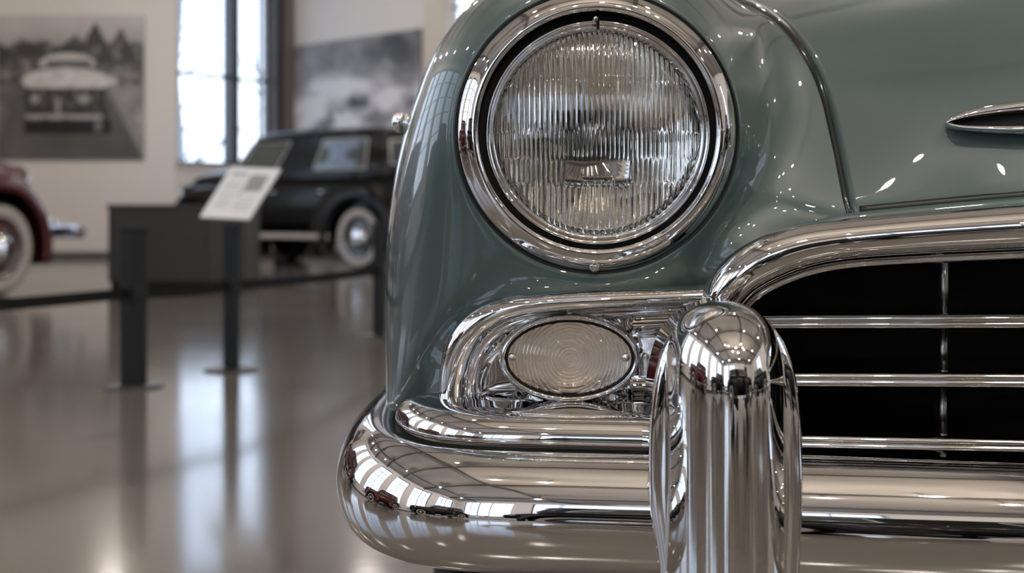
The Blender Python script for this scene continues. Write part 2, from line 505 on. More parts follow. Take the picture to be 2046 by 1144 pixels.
def shade_road(u, v):
    # picture coordinates: x 0..350, y 0..280 counted down from the top
    x, y = -62 + u * 349, 30 + (1 - v) * 290
    g = 0.60 - 0.10 * sm(30, 100, y) + 0.03 * fbm(x, y, .02)
    top = 84 + 26 * vnoise(x, 0, .03, 3) + 9 * vnoise(x, 0, .13, 5)
    if 172 < x < 208: top = min(top, 42 + abs(x - 190) * 1.9)
    if 225 < x < 258: top = min(top, 55 + abs(x - 241) * 1.9)
    if y > top: g = 0.17 + 0.26 * max(0, fbm(x, y, .045, 2)) + 0.10 * sm(110, 150, y)
    if y > 148: g = 0.36 + 0.34 * fbm(x, y, .04, 9)                      # verge and water
    if y > 170:
        edge = 215 + (y - 170) * .52
        road = 0.25 + .05 * fbm(x, y, .012, 4)
        g = road if x < edge else 0.42 + .12 * fbm(x, y, .03, 1)
        if abs(x - edge) < 6: g = .40
        if x < 40 - (y - 170) * .4: g = .30 + .1 * fbm(x, y, .03, 6)
    # car on the road
    if ell(x, y, 135, 128, 56, 22) < 1 and y < 132: g = .62
    if 92 < x < 180 and 120 < y < 146: g = .28 + .05 * vnoise(x, y, .1)
    if ell(x, y, 132, 162, 88, 26) < 1 and y < 178: g = .66 + .08 * fbm(x, y, .04)
    if 46 < x < 216 and 176 <= y < 236: g = .12 + .30 * max(0, vnoise(x, y, .09, 8)) + (.10 if int(x / 7) % 3 == 0 and y < 215 else 0)
    if ell(x, y, 116, 212, 5, 18) < 1 or ell(x, y, 168, 198, 14, 9) < 1 or ell(x, y, 70, 198, 10, 9) < 1: g = .48
    if 50 < x < 205 and 229 < y < 238 + 3 * vnoise(x, 0, .05): g = .52
    if 48 < x < 222 and 240 <= y < 268: g = .035 + (.3 if ell(x, y, 196, 252, 8, 12) < 1 else 0)
    g = min(.72, max(.012, g) ** 1.9 * 1.35)
    return (g * 1.02, g * .97, g * .96)
z_t, z_b = W(0, 30, 20.25).z, W(0, 319, 20.25).z
xl, xr = W(-62, 0, 20.25).x, W(287, 0, 20.25).x
picture('wall_photograph', lambda u, v: Vector((xl + (xr - xl) * u, 20.25, z_b + (z_t - z_b) * v)), 150, 120, shade_road,
        'large black and white print of an old car on a road below dark trees', 'picture', thickness=0.045)

def shade_cloud(u, v):
    x, y = u * 250, (1 - v) * 210
    g = .37 + .10 * fbm(x, y, .012, 3) - .06 * sm(100, 250, x)
    g += .34 * sm(55, 100, y + 22 * vnoise(x, y, .02, 1)) * (.75 + .5 * fbm(x, y, .022, 6))
    g -= .24 * sm(.15, .5, fbm(x, y, .024, 12)) * sm(70, 100, y)
    g -= .08 * sm(130, 185, y + 16 * vnoise(x, y, .03, 2))
    g += .10 * max(0, fbm(x, y, .05, 15))
    xw, yw = x + 14 * fbm(x, y, .02, 31), y + 12 * fbm(x, y, .02, 37)
    for cx_, cy_, rx_, ry_, dg in ((75, 66, 50, 24, .16), (125, 84, 52, 22, .18), (30, 112, 42, 26, .14), (200, 100, 46, 22, .16), (105, 136, 40, 18, .12),
                                   (135, 100, 26, 14, -.30), (58, 136, 30, 20, -.24), (168, 132, 30, 18, -.26), (225, 150, 32, 20, -.22), (90, 112, 16, 10, -.2), (190, 28, 62, 26, -.12)):
        g += dg * sm(1.0, .25, ell(xw, yw, cx_, cy_, rx_, ry_))
    g = min(.72, max(.04, g) ** 1.9 * 1.35)
    return (g, g * .96, g * .98)
d3 = (m3.to_3x3() @ Vector((1, 0, 0))); n3 = m3.to_3x3() @ Vector((0, -1, 0))
p3 = Vector((bx, by, 0)) + n3 * 0.05
def at_px(px):
    """distance along the oblique wall seen at pixel column px"""
    k = (px - 1023) / F
    return (k * p3.y - p3.x) / (d3.x - k * d3.y)
sa, sb = at_px(588), at_px(840)
D_a = p3.y + d3.y * sa
zt = CAMZ + (HZ - 92) * D_a / F
picture('wall_photograph', lambda u, v: p3 + d3 * (sa + (sb - sa) * u) + Vector((0, 0, zt - 2.05 + 2.05 * v)), 120, 100, shade_cloud,
        'large black and white print of clouds and dark shapes above the black car', 'picture', thickness=0.045, nrm=n3)

# ------------------------------------------------------------------ background cars
def wheel(parent, x, y, side, R=.345, hub='wheel_black', wide=.17):
    w = mesh('wheel', *(lambda prof, n: ([(x + r * math.cos(2 * PI * k / n), y + side * h, R + r * math.sin(2 * PI * k / n)) for k in range(n) for r, h in prof],
             grid_faces(n, len(prof), True, True)))([(.235, -wide), (.30, -wide), (R - .012, -wide * .8), (R, -wide * .55), (R, -.03), (R - .012, -.008), (.315, 0), (.235, -.012)], 40), M['rubber'], parent)
    def ring(name, prof, mt, n=40):
        return mesh(name, [(x + r * math.cos(2 * PI * k / n), y + side * h, R + r * math.sin(2 * PI * k / n)) for k in range(n) for r, h in prof],
                    grid_faces(n, len(prof), True, False), M[mt], w)
    ring('whitewall', [(.318, .0015), (.30, .008), (.255, .006), (.232, -.008)], 'white_rubber')
    ring('wheel_disc', [(.236, -.01), (.225, .004), (.21, -.02), (.15, -.03), (.12, -.01), (.001, -.01)], hub)
    ring('hub_cap', [(.125, -.012), (.12, .01), (.09, .035), (.05, .048), (.001, .052)], 'chrome')
    return w

def old_car(loc, heading, label, paint, hub, hoodz=1.14, group=None, cabin=(-.45, 1.42)):
    root = empty('vintage_car', loc, heading); tag(root, label, 'car', group)
    pm = M[paint]
    # lower body: sections along the length
    st = [(-2.30, .30, .50, .72), (-2.22, .52, .42, .86), (-1.9, .68, .36, .99), (-1.4, .76, .34, 1.06), (-.6, .80, .33, 1.09), (.3, .78, .33, 1.10),
          (.9, .66, .34, hoodz), (1.5, .52, .36, hoodz - .02), (1.95, .42, .38, hoodz - .06), (2.15, .36, .42, hoodz - .14), (2.22, .24, .48, hoodz - .26)]
    st = catmull(st, 4)
    V = []
    n = 28
    for (x, w, zb, zt_) in st:
        zc, h = (zb + zt_) / 2, (zt_ - zb) / 2
        for k in range(n):
            a = 2 * PI * k / n
            c, s_ = math.cos(a), math.sin(a)
            V.append((x, w * math.copysign(abs(c) ** .55, c), zc + h * math.copysign(abs(s_) ** .6, s_)))
    fs = grid_faces(len(st), n, False, True) + [tuple(range(n)), tuple((len(st) - 1) * n + k for k in range(n))]
    mesh('body', V, fs, pm, root)
    # cabin
    cx0, ca = cabin
    def cab(u, v):
        sc = (1 - .16 * sm(0, .75, v)) * (1 if v < .72 else math.sqrt(max(0, 1 - ((v - .72) / .28) ** 2)) ** .8)
        z = 1.02 + (.66 if v <= 1 else 0) * (v if v < .72 else .72 + .28 * math.sin((v - .72) / .28 * PI / 2) * .62)
        c, s_ = math.cos(u), math.sin(u)
        shift = -.22 * v
        return Vector((cx0 + shift + ca * sc * math.copysign(abs(c) ** .5, c), .72 * sc * math.copysign(abs(s_) ** .45, s_), z))
    nu, nv = 64, 16
    V = [cab(2 * PI * i / nu, j / nv) for i in range(nu) for j in range(nv + 1)]
    mesh('cabin', V, grid_faces(nu, nv + 1, True, False), pm, root)
    def win(u0, u1, v0, v1):
        nn = 8; Vv = []
        for i in range(nn + 1):
            for j in range(nn + 1):
                u = u0 + (u1 - u0) * i / nn; v = v0 + (v1 - v0) * j / nn
                p = cab(u, v); q = cab(u + .02, v) - cab(u - .02, v); r = cab(u, v + .02) - cab(u, v - .02)
                nr = q.cross(r).normalized()
                if nr.dot(Vector((p.x - cx0, p.y, 0))) < 0: nr = -nr
                Vv.append(p + nr * .008)
        o = mesh('side_window' if abs(math.sin((u0 + u1) / 2)) > .5 else 'windscreen', Vv, grid_faces(nn + 1, nn + 1), M['carglass'], root)
        loop = [Vv[i * (nn + 1)] for i in range(nn + 1)] + [Vv[nn * (nn + 1) + j] for j in range(1, nn + 1)] + [Vv[i * (nn + 1) + nn] for i in range(nn - 1, -1, -1)] + [Vv[j] for j in range(nn - 1, 0, -1)]
        loop.append(loop[0]); tb = MB()
        for a_, b_ in zip(loop, loop[1:]): tb.tube(a_, b_, .009, n=5)
        tb.build('window_trim', M['chrome_dull'], o, True)
    for sgn in (1, -1):
        win(sgn * .08, sgn * .60, .14, .66)
        win(sgn * .95, sgn * 1.52, .14, .66); win(sgn * 1.62, sgn * 2.18, .14, .66)
    win(PI - .5, PI + .5, .22, .64)
    # fenders: hoods swept over each wheel
    for wx, ext in ((1.42, .25), (-1.38, -.38)):
        for sgn in (1, -1):
            V = []; na, nt_ = 40, 12
            for i in range(na + 1):
                a = math.radians(-14 + 208 * i / na)
                tail = 1 + .28 * max(0, (math.cos(a) * (1 if ext > 0 else -1))) ** 1 * 0 + (.55 * max(0, -math.cos(a) * (1 if ext > 0 else -1)) ** 1.5)
                for j in range(nt_ + 1):
                    t = j / nt_
                    lat = .46 + .42 * math.sin(t * PI / 2) ** .9 if t < .999 else .87
                    rr = (.425 + (.64 * tail - .425) * math.cos(t * PI / 2) ** .75)
                    V.append((wx + rr * math.cos(a), sgn * lat, .345 + rr * math.sin(a) * (.93 if t < .5 else 1)))
            fd = mesh('fender', V, grid_faces(na + 1, nt_ + 1), pm, root)
            md = fd.modifiers.new('thickness', 'SOLIDIFY'); md.thickness = .012; md.offset = -1
            wheel(root, wx, sgn * .84, sgn, hub=hub)
    # dark wheel houses
    for wx in (1.42, -1.38):
        MB().box(wx - .5, wx + .5, -.6, .6, .25, .8).build('wheel_house', M['black'], root)
    for sgn in (1, -1):
        MB().box(-.95, .95, sgn * .62, sgn * .86, .33, .37).build('running_board', M['black'], root)
        MB().box(-.95, .95, sgn * .86, sgn * .872, .325, .385).build('running_board_trim', M['chrome'], root)
        MB().ball((.05, sgn * .80, .86), .07, .02, .015).ball((-.75, sgn * .795, .86), .07, .02, .015).build('door_handle', M['chrome'], root, True)
        hl = MB().ball((1.72, sgn * .62, .86), .17, .12, .12).build('headlamp', pm, root, True)
        lathe('headlamp_rim', [(.112, 1.80), (.122, 1.815), (.12, 1.835), (.105, 1.845), (.06, 1.87), (.001, 1.88)], (0, sgn * .62, .86), M['chrome'], hl, 24, 'x')
        tl = MB().ball((-2.08, sgn * .66, .74), .07, .045, .06).build('tail_lamp', M['chrome'], root, True)
    gx = MB()
    for k in range(9): gx.box(2.12 - abs(k - 4) * .012, 2.26 - abs(k - 4) * .02, -.26 + k * .062, -.225 + k * .062, .50, hoodz - .2)
    gx.build('grille', M['chrome'], root, bevel=.008)
    for xx, nm in ((2.48, 'front_bumper'), (-2.50, 'rear_bumper')):
        path = catmull([(xx * .90, -.86, .46), (xx * .975, -.72, .46), (xx, -.35, .46), (xx * 1.005, 0, .46), (xx, .35, .46), (xx * .975, .72, .46), (xx * .90, .86, .46)], 6)
        b_ = sweep(nm, path, [(a * .055, c * .025) for a, c in ellsec(14)], M['chrome'], root, up=(1 if xx > 0 else -1, 0, 0))
        for sgn in (1, -1):
            MB().ball((xx * 1.01, sgn * .36, .49), .04, .035, .10).build('bumper_guard', M['chrome'], b_, True)
            MB().box(min(xx * .80, xx), max(xx * .80, xx), sgn * .36 - .02, sgn * .36 + .02, .43, .48).build('bumper_bracket', M['black'], b_)
    return root

def place_by_wheel(wheel_local, target, fwd, k=1.0):
    wheel_local = (wheel_local[0] * k, wheel_local[1] * k)
    h = math.atan2(fwd[1], fwd[0]); c, s_ = math.cos(h), math.sin(h)
    return (target[0] - (c * wheel_local[0] - s_ * wheel_local[1]), target[1] - (s_ * wheel_local[0] + c * wheel_local[1]), 0), h
w0 = W(715, 430, 16.3)
loc, h = place_by_wheel((-1.38, .84), (w0.x, w0.y), (-.79, .61), 1.1)
big = old_car(loc, h, 'black vintage sedan with whitewall tyres parked behind the dark display case', 'carblack', 'wheel_black', hoodz=1.2, cabin=(-.2, 1.45))
big.scale = (1.1, 1.1, 1.1)
w1 = W(2, 430, 10.9)
loc, h = place_by_wheel((1.42, -.84), (w1.x, w1.y), (.39, .92), 1.1)
big = old_car(loc, h, 'maroon vintage car with whitewall tyre, only its front fender in view', 'carred', 'wheel_red')
big.scale = (1.1, 1.1, 1.1)
# further cars of the show room, mirrored in the chrome; the first is added to darken the guard
for x, y, hd, paint, lb in ((5.4, -1.0, 1.35, 'carblack', 'added black vintage car right of the camera, unseen, darkens the right side of the guard'),
                            (0.9, -2.8, .06, 'carblack', 'black vintage car behind the camera, mirrored in the bumper on both sides of the guard'),
                            (-4.9, -3.4, 1.9, 'carblack', 'black vintage car near the window wall, mirrored small in the bumper left of the guard'),
                            (-6.3, 1.8, 1.2, 'carred', 'maroon vintage car along the window wall, mirrored in the bumper end')):
    old_car((x, y, 0), hd, lb, paint, 'wheel_black')

# ------------------------------------------------------------------ a visitor, mirrored in the bumper guard
def visitor(x, y, rz, label):
    root = empty('person', (x, y, 0), rz); tag(root, label, 'person')
    J = [(0, 0, .98, .15, .11), (0, 0, 1.14, .13, .095), (0, .01, 1.32, .175, .115), (0, .01, 1.43, .13, .09), (0, 0, 1.50, .056, .058), (0, -.01, 1.58, .062, .075), (0, -.005, 1.66, .078, .095), (0, 0, 1.74, .058, .07)]
    E = [(i, i + 1) for i in range(7)]
    for sg in (1, -1):
        b = len(J)
        J += [(sg * .09, 0, .92, .09, .09), (sg * .10, -.01, .70, .075, .08), (sg * .105, 0, .50, .055, .06), (sg * .11, .02, .28, .05, .055), (sg * .115, .03, .09, .036, .04), (sg * .125, -.06, .045, .042, .035), (sg * .13, -.15, .035, .036, .025)]
        E += [(0, b)] + [(b + i, b + i + 1) for i in range(6)]
        b = len(J)
        J += [(sg * .185, .01, 1.43, .065, .06), (sg * .225, .03, 1.28, .05, .05), (sg * .245, .04, 1.12, .04, .042), (sg * .25, -.02, .98, .034, .034), (sg * .25, -.07, .88, .026, .028), (sg * .245, -.09, .82, .022, .036)]
        E += [(3, b)] + [(b + i, b + i + 1) for i in range(5)]
        h = len(J) - 1
        for k in range(4):
            J += [(sg * .245 + .004 * k, -.125 + .02 * k, .765, .009, .009), (sg * .238, -.12 + .02 * k, .725 + .006 * abs(k - 1.3), .007, .007)]
            E += [(h, len(J) - 2), (len(J) - 2, len(J) - 1)]
        J += [(sg * .225, -.13, .80, .010, .010), (sg * .215, -.145, .765, .008, .008)]; E += [(h, len(J) - 2), (len(J) - 2, len(J) - 1)]
    me = bpy.data.meshes.new('body'); me.from_pydata([j[:3] for j in J], E, []); o = bpy.data.objects.new('body', me); link(o, root)
    md = o.modifiers.new('skin', 'SKIN'); md.use_smooth_shade = True
    for i, j in enumerate(J):
        me.skin_vertices[0].data[i].radius = j[3:5]
    me.skin_vertices[0].data[0].use_root = True
    ss = o.modifiers.new('smooth', 'SUBSURF'); ss.levels = 1; ss.render_levels = 2
    # clothing by height: shoes and trousers dark, jacket dark, skin above the collar and at the hands
    mt = bpy.data.materials.new('person_skin_and_dark_clothes'); mt.use_nodes = True; nt = mt.node_tree
    tc = nt.nodes.new('ShaderNodeTexCoord'); sx = nt.nodes.new('ShaderNodeSeparateXYZ'); nt.links.new(tc.outputs['Object'], sx.inputs[0])
    cr = nt.nodes.new('ShaderNodeValToRGB'); mp = nt.nodes.new('ShaderNodeMath'); mp.operation = 'DIVIDE'; mp.inputs[1].default_value = 2
    nt.links.new(sx.outputs['Z'], mp.inputs[0]); nt.links.new(mp.outputs[0], cr.inputs[0]); cr.color_ramp.interpolation = 'CONSTANT'
    e = cr.color_ramp.elements; e[0].position = 0; e[0].color = (.010, .008, .007, 1); e[1].position = .762; e[1].color = (.40, .26, .19, 1)
    n1 = e.new(.045); n1.color = (.016, .020, .032, 1); n2 = e.new(.475); n2.color = (.022, .021, .020, 1); n3 = e.new(.745); n3.color = (.45, .45, .44, 1)
    ab = nt.nodes.new('ShaderNodeMath'); ab.operation = 'ABSOLUTE'; nt.links.new(sx.outputs['X'], ab.inputs[0])
    gt = nt.nodes.new('ShaderNodeMath'); gt.operation = 'GREATER_THAN'; gt.inputs[1].default_value = .185; nt.links.new(ab.outputs[0], gt.inputs[0])
    lt = nt.nodes.new('ShaderNodeMath'); lt.operation = 'LESS_THAN'; lt.inputs[1].default_value = .865; nt.links.new(sx.outputs['Z'], lt.inputs[0])
    ml = nt.nodes.new('ShaderNodeMath'); ml.operation = 'MULTIPLY'; nt.links.new(gt.outputs[0], ml.inputs[0]); nt.links.new(lt.outputs[0], ml.inputs[1])
    hm = nt.nodes.new('ShaderNodeMix'); hm.data_type = 'RGBA'; hm.inputs[7].default_value = (.40, .26, .19, 1)
    nt.links.new(ml.outputs[0], hm.inputs[0]); nt.links.new(cr.outputs[0], hm.inputs[6])
    nt.links.new(hm.outputs[2], nt.nodes['Principled BSDF'].inputs['Base Color']); nt.nodes['Principled BSDF'].inputs['Roughness'].default_value = .75
    me.materials.append(mt)
    MB().ball((0, .022, 1.728), .083, .098, .078, 18, 12).ball((0, .05, 1.68), .075, .06, .07, 16, 10).build('hair', mat('dark_brown_hair', (.02, .014, .010), .6), root, True)
    MB().ball((.030, -.083, 1.672), .009, .008, .006).build('eye', M['black'], o, True)
    MB().ball((-.030, -.083, 1.672), .009, .008, .006).build('eye', M['black'], o, True)
    MB().ball((0, -.096, 1.648), .011, .018, .020).build('nose', mt, o, True)
    MB().ball((0, -.086, 1.612), .022, .006, .005).build('mouth', mat('lips', (.30, .12, .10), .5), o, True)
    for sg in (1, -1): MB().ball((sg * .076, .005, 1.655), .010, .018, .028).build('ear', mt, o, True)
visitor(1.35, -1.55, math.radians(152), 'standing visitor in dark clothes facing the green car, mirrored in the bumper guard')

# ------------------------------------------------------------------ display case, barrier, sign
bx0, bx1, bD = W(216, 0, 11.7).x, W(489, 0, 11.7).x, 11.7
zt_ = W(0, 408, bD).z
root = empty('display_case', ((bx0 + bx1) / 2, bD + .35, 0))
tag(root, 'dark bronze display case standing between the maroon car and the black car', 'case')
hw = (bx1 - bx0) / 2
MB().box(-hw + .02, hw - .02, -.33, .33, 0, .06).build('plinth', M['black'], root)
MB().box(-hw, hw, -.35, .35, .06, zt_ - .035).build('body', M['case'], root, bevel=.006)
MB().box(-hw - .012, hw + .012, -.362, .362, zt_ - .035, zt_).build('top', M['case_top'], root, bevel=.006)
MB().box(-hw + .03, -hw + .86, -.362, -.352, .09, zt_ - .06).build('front_panel', M['case'], root)
MB().box(-hw + .88, hw - .03, -.362, -.352, .09, zt_ - .06).build('front_panel', M['case_top'], root)

def stanchion(x, y, w, h, label, sign=False):
    root = empty('barrier_post', (x, y, 0), math.radians(-28)); tag(root, label, 'barrier', 'barrier posts')
    lathe('base_plate', [(.001, 0), (.115, 0), (.115, .006), (.10, .010), (.001, .012)], (0, 0, 0), M['base'], root, 32, 'z')
    MB().box(-w / 2, w / 2, -w / 2, w / 2, .01, h).build('post', M['post'], root, bevel=.004)
    MB().box(-w * .56, w * .56, -w * .56, w * .56, h, h + .012).build('cap', M['post'], root, bevel=.003)
    c = MB().box(-w * .56, w * .56, -w * .56, w * .56, .325, .385).build('belt_clip', M['post'], root, bevel=.003)
    return root
posts = [(-2.35, 3.25), (-1.437, 5.08), (-1.175, 5.6), (-.713, 7.17), (-.30, 8.6)]
labs = ['barrier post nearest the camera, out of view past the picture edge', 'thick black barrier post in front of the display case', 'thin black barrier post carrying the tilted sign panel',
        'black barrier post half hidden behind the green fender', 'black barrier post hidden behind the green car']
pw = [.072, .072, .050, .05, .05]; ph = [.60, .595, .60, .6, .6]
for k, (x, y) in enumerate(posts):
    if k in (1, 2, 3): stanchion(x, y, pw[k], ph[k], labs[k])
bl = ['black webbing belt running out at the frame edge from the thick post', 'black webbing belt between the thick post and the sign post', 'black webbing belt from the sign post towards the green fender', 'black webbing belt behind the green car']
for k in range(3):
    a, b = Vector((*posts[k], .357)), Vector((*posts[k + 1], .355))
    d = (b - a); L_ = d.length; d.normalize(); a2 = a + d * pw[k] * .58; b2 = b - d * pw[k + 1] * .58
    n_ = Vector((-d.y, d.x, 0)); V = []
    for i in range(13):
        t = i / 12; p = a2.lerp(b2, t); p.z -= .008 * 4 * t * (1 - t)
        for dy, dz in ((-.0015, -.021), (.0015, -.021), (.0015, .021), (-.0015, .021)): V.append(p + n_ * dy + Vector((0, 0, dz)))
    o = mesh('barrier_belt', V, grid_faces(13, 4, False, True) + [(0, 1, 2, 3), (48, 49, 50, 51)], M['belt'], None, False)
    tag(o, bl[k], 'belt', 'barrier belts')
# sign panel on the second post
BL, BR, TR, TL = W(399, 433, 5.66), W(497, 438, 5.52), W(561, 337, 5.72), W(462, 333, 5.88)
nrm = (BR - BL).cross(TL - BL).normalized()
if nrm.y > 0: nrm = -nrm
def shade_sign(u, v):
    g = .62
    if .50 < u < .88 and .52 < v < .86: g = .22 + .18 * max(0, vnoise(u * 100, v * 100, .12, 4))
    if .10 < u < .42 and .82 < v < .90: g = .30
    if .10 < u < .44 and .18 < v < .78 and int(v * 26) % 2 == 0 and vnoise(u * 60, v * 60, .5) > -.3: g = .42
    if .50 < u < .88 and .16 < v < .46 and int(v * 26) % 2 == 0: g = .45
    return (g * .97, g * .97, g)
sg = picture('information_sign', lambda u, v: BL * (1 - u) * (1 - v) + BR * u * (1 - v) + TR * u * v + TL * (1 - u) * v, 60, 60, shade_sign,
             'white printed information panel tilted on top of the thin barrier post', 'sign', thickness=.008, nrm=nrm)
cpt = (BL + BR + TR + TL) / 4
bk = MB().tube(Vector((posts[2][0], posts[2][1], .63)), cpt - nrm * .012, .014).build('bracket', M['post'], sg)

# ------------------------------------------------------------------ THE GREEN CAR
car = empty('vintage_car', (0.745, 3.0, 0))
tag(car, 'sage green vintage car with chrome bumper, grille and round headlight, close up', 'car')
car_parts_root = car
CO = Vector(car.location)
def cp(name, V, Fs, mt, parent=None, smooth=True):
    """a part of the green car: points in world space"""
    o = mesh(name, V, Fs, M[mt], None, smooth)
    adopt(o, parent)
    return o
def adopt(o, parent=None):
    p = parent or car
    o.parent = p
    # every parent chain of this car only translates: undo it
    off = Vector((0, 0, 0)); q = p
    while q is not None: off += q.location; q = q.parent
    o.location = o.location - off
    return o

HX, HZc = 1193, 263                       # headlight centre in the photograph
HD = 1.099                                 # depth of the fender around it
HC = W(HX, HZc, HD)
SEAT = .1165
# --- front fender: rays from the headlight seat to the fender outline
B = (0, .11, 0)
rays = [  # px, py, depth, end tangent, start handle (outward, back), run-on length
    (1194, -66, 1.36, (0, .13, .004), (.040, .018), .9), (1080, -48, 1.36, (-.004, .13, .004), (.040, .018), .9), (985, -2, 1.35, (-.006, .13, 0), (.040, .016), .9),
    (928, 40, 1.34, (-.008, .13, 0), (.038, .016), .9),
    (872, 108, 1.34, (-.008, .13, 0), (.036, .016), .9), (832, 200, 1.34, (-.008, .13, 0), (.036, .016), .9), (803, 290, 1.335, (-.008, .13, 0), (.036, .016), .9),
    (784, 390, 1.325, (-.006, .13, 0), (.04, .016), .9), (773, 500, 1.315, (-.006, .13, 0), (.05, .018), .9), (770, 620, 1.305, (-.006, .13, 0), (.065, .02), .9),
    (772, 740, 1.30, (-.006, .14, 0), (.08, .02), .9), (780, 850, 1.30, (-.006, .12, -.03), (.085, .02), .6),
    (852, 885, 1.23, (-.01, .04, -.06), (.085, .02), .05), (960, 885, 1.175, (0, .01, -.07), (.08, .016), .05), (1150, 885, 1.155, (0, 0, -.07), (.075, .016), .05),
    (1330, 880, 1.15, (0, 0, -.07), (.07, .018), .04), (1440, 770, 1.15, (.05, .0, -.04), (.06, .02), .02),
    (1440, 640, 1.125, (.05, 0, -.03), (.045, .02), .02), (1455, 560, 1.108, (.05, .0, -.02), (.04, .022), .015), (1500, 508, 1.10, (.05, -.004, -.012), (.036, .026), .01),
    (1570, 478, 1.098, (.05, -.008, -.006), (.034, .03), .008), (1640, 458, 1.098, (.06, -.008, 0), (.034, .034), .008),
    (1697, 440, 1.10, (.06, -.008, 0), (.034, .036), .006), (1682, 395, 1.108, (.05, -.006, 0), (.03, .038), .006), (1660, 285, 1.14, (.05, -.004, 0), (.030, .042), .006),
    (1630, 172, 1.18, (.045, .004, .006), (.030, .043), .006), (1586, 88, 1.225, (.045, .02, .012), (.03, .045), .006), (1540, 38, 1.28, (.03, .06, .014), (.034, .038), .008),
    (1480, 8, 1.36, (.01, .09, .012), (.036, .03), .02), (1400, -22, 1.40, (.0, .12, .008), (.038, .024), .3), (1300, -52, 1.38, (0, .13, .004), (.040, .018), .9)]
tab = []
for (px, py, D, T, S, L_) in rays:
    p = W(px, py, D)
    ang = math.atan2(-(py - HZc), px - HX)
    tab.append((p.x, p.y, p.z, *T, *S, L_, math.cos(ang), math.sin(ang)))
tab = catmull(tab, 7, True)
for row in tab:                                         # short rays: keep the handles from crossing
    dirv = Vector((row[9], 0, row[10])).normalized()
    dd = (Vector(row[0:3]) - (HC + dirv * SEAT)).length
    w = sm(.10, .012, row[8]) if row[8] < .10 else 0.0
    k = min(1.0, .42 * dd / max(row[6], 1e-6)); k = 1 + (k - 1) * w; row[6] *= k; row[7] *= max(k, .6)
    tl_ = float(np.linalg.norm(row[3:6])); row[3:6] *= 1 + (min(1.0, .40 * dd / tl_) - 1) * w
for it in range(3):
    tab[:, 3:8] = sum(np.roll(tab[:, 3:8], q, 0) for q in range(-4, 5)) / 9
nray = len(tab); nrad = 22
V = []
ext = [0.0, .04, .12, .25, .45, .7, 1.0]
for row in tab:
    E = Vector(row[0:3]); T = Vector(row[3:6]); so, sb_ = row[6], row[7]; L_ = max(0.004, row[8])
    dirv = Vector((row[9], 0, row[10])).normalized()
    S0 = HC + dirv * SEAT
    H0 = S0 + dirv * so + Vector((0, sb_, 0)); H1 = E - T
    for j in range(nrad):
        t = (j / (nrad - 1))
        p = S0 * (1 - t) ** 3 + H0 * 3 * t * (1 - t) ** 2 + H1 * 3 * t * t * (1 - t) + E * t ** 3
        V.append(p)
    tn = T.normalized()
    for e in ext[1:]: V.append(E + tn * (L_ * e))
ncol = nrad + len(ext) - 1
# inner lip turned back behind the bezel
lipV = []
fs = grid_faces(nray, ncol, True, False)
base = len(V)
for row in tab:
    dirv = Vector((row[9], 0, row[10])).normalized(); V.append(HC + dirv * (SEAT - .012) + Vector((0, .02, 0)))
for i in range(nray):
    k = (i + 1) % nray
    fs.append((base + i, base + k, k * ncol, i * ncol))
fender = cp('front_fender', V, fs, 'green')

# --- bonnet
gap = [(1707, 436, 1.10), (1695, 392, 1.108), (1673, 283, 1.14), (1644, 170, 1.18), (1600, 86, 1.225), (1553, 36, 1.28), (1500, 8, 1.35), (1420, -12, 1.48), (1330, -14, 1.75)]
mid1 = [(1880, 419, 1.078), (1880, 375, 1.083), (1872, 270, 1.103), (1862, 165, 1.135), (1846, 70, 1.178), (1830, 0, 1.228), (1810, -50, 1.30), (1770, -90, 1.44), (1680, -110, 1.72)]
mid2 = [(2150, 394, 1.045), (2155, 345, 1.05), (2160, 240, 1.07), (2165, 130, 1.10), (2165, 30, 1.143), (2160, -50, 1.195), (2140, -110, 1.27), (2080, -160, 1.42), (1980, -170, 1.70)]
cen = [(.745, .985, .685), (.745, .987, .705), (.745, .998, .75), (.745, 1.022, .795), (.745, 1.065, .84), (.745, 1.125, .875), (.745, 1.21, .90), (.745, 1.38, .925), (.745, 1.70, .945)]
rows = []
for k in range(len(gap)):
    g, m1_, m2_, c_ = W(*gap[k]), W(*mid1[k]), W(*mid2[k]), Vector(cen[k])
    far = lambda p: Vector((1.49 - p.x, p.y, p.z))
    rows.append([g, m1_, m2_, c_, far(m2_), far(m1_), far(g)])
# interpolate across then along
R1 = [catmull([tuple(p) for p in r], 12) for r in rows]
R1 = np.array(R1)                                   # rows x cols x 3
colsN = R1.shape[1]
G = np.stack([catmull(R1[:, c, :], 10) for c in range(colsN)], 1)
nr = G.shape[0]
V = [Vector(p) for p in G.reshape(-1, 3)]
fs = grid_faces(nr, colsN)
# turned-in edges at the seam and the lower lip
base = len(V)
for i in range(nr): V.append(Vector(G[i, 0]) + Vector((.003, .018, 0)))
for i in range(nr - 1): fs.append((base + i, base + i + 1, (i + 1) * colsN, i * colsN))
base = len(V)
for c in range(colsN): V.append(Vector(G[0, c]) + Vector((0, .02, -.002)))
for c in range(colsN - 1): fs.append((base + c, base + c + 1, c + 1, c))
hood = cp('bonnet', V, fs, 'green')
hood_bvh = BVHTree.FromPolygons([tuple(v) for v in V], fs)
fen_bvh = BVHTree.FromPolygons([tuple(CO + v.co) for v in fender.data.vertices] if False else [tuple(v.co) for v in fender.data.vertices], [tuple(p.vertices) for p in fender.data.polygons])
def on_surface(bvh, px, py, lift=0.0):
    d = (W(px, py, 1.0) - Vector((0, 0, CAMZ))).normalized()
    hit = bvh.ray_cast(Vector((0, 0, CAMZ)), d)
    if hit[0] is None: return None
    n_ = hit[1]
    if n_.dot(d) > 0: n_ = -n_
    return hit[0] + n_ * lift

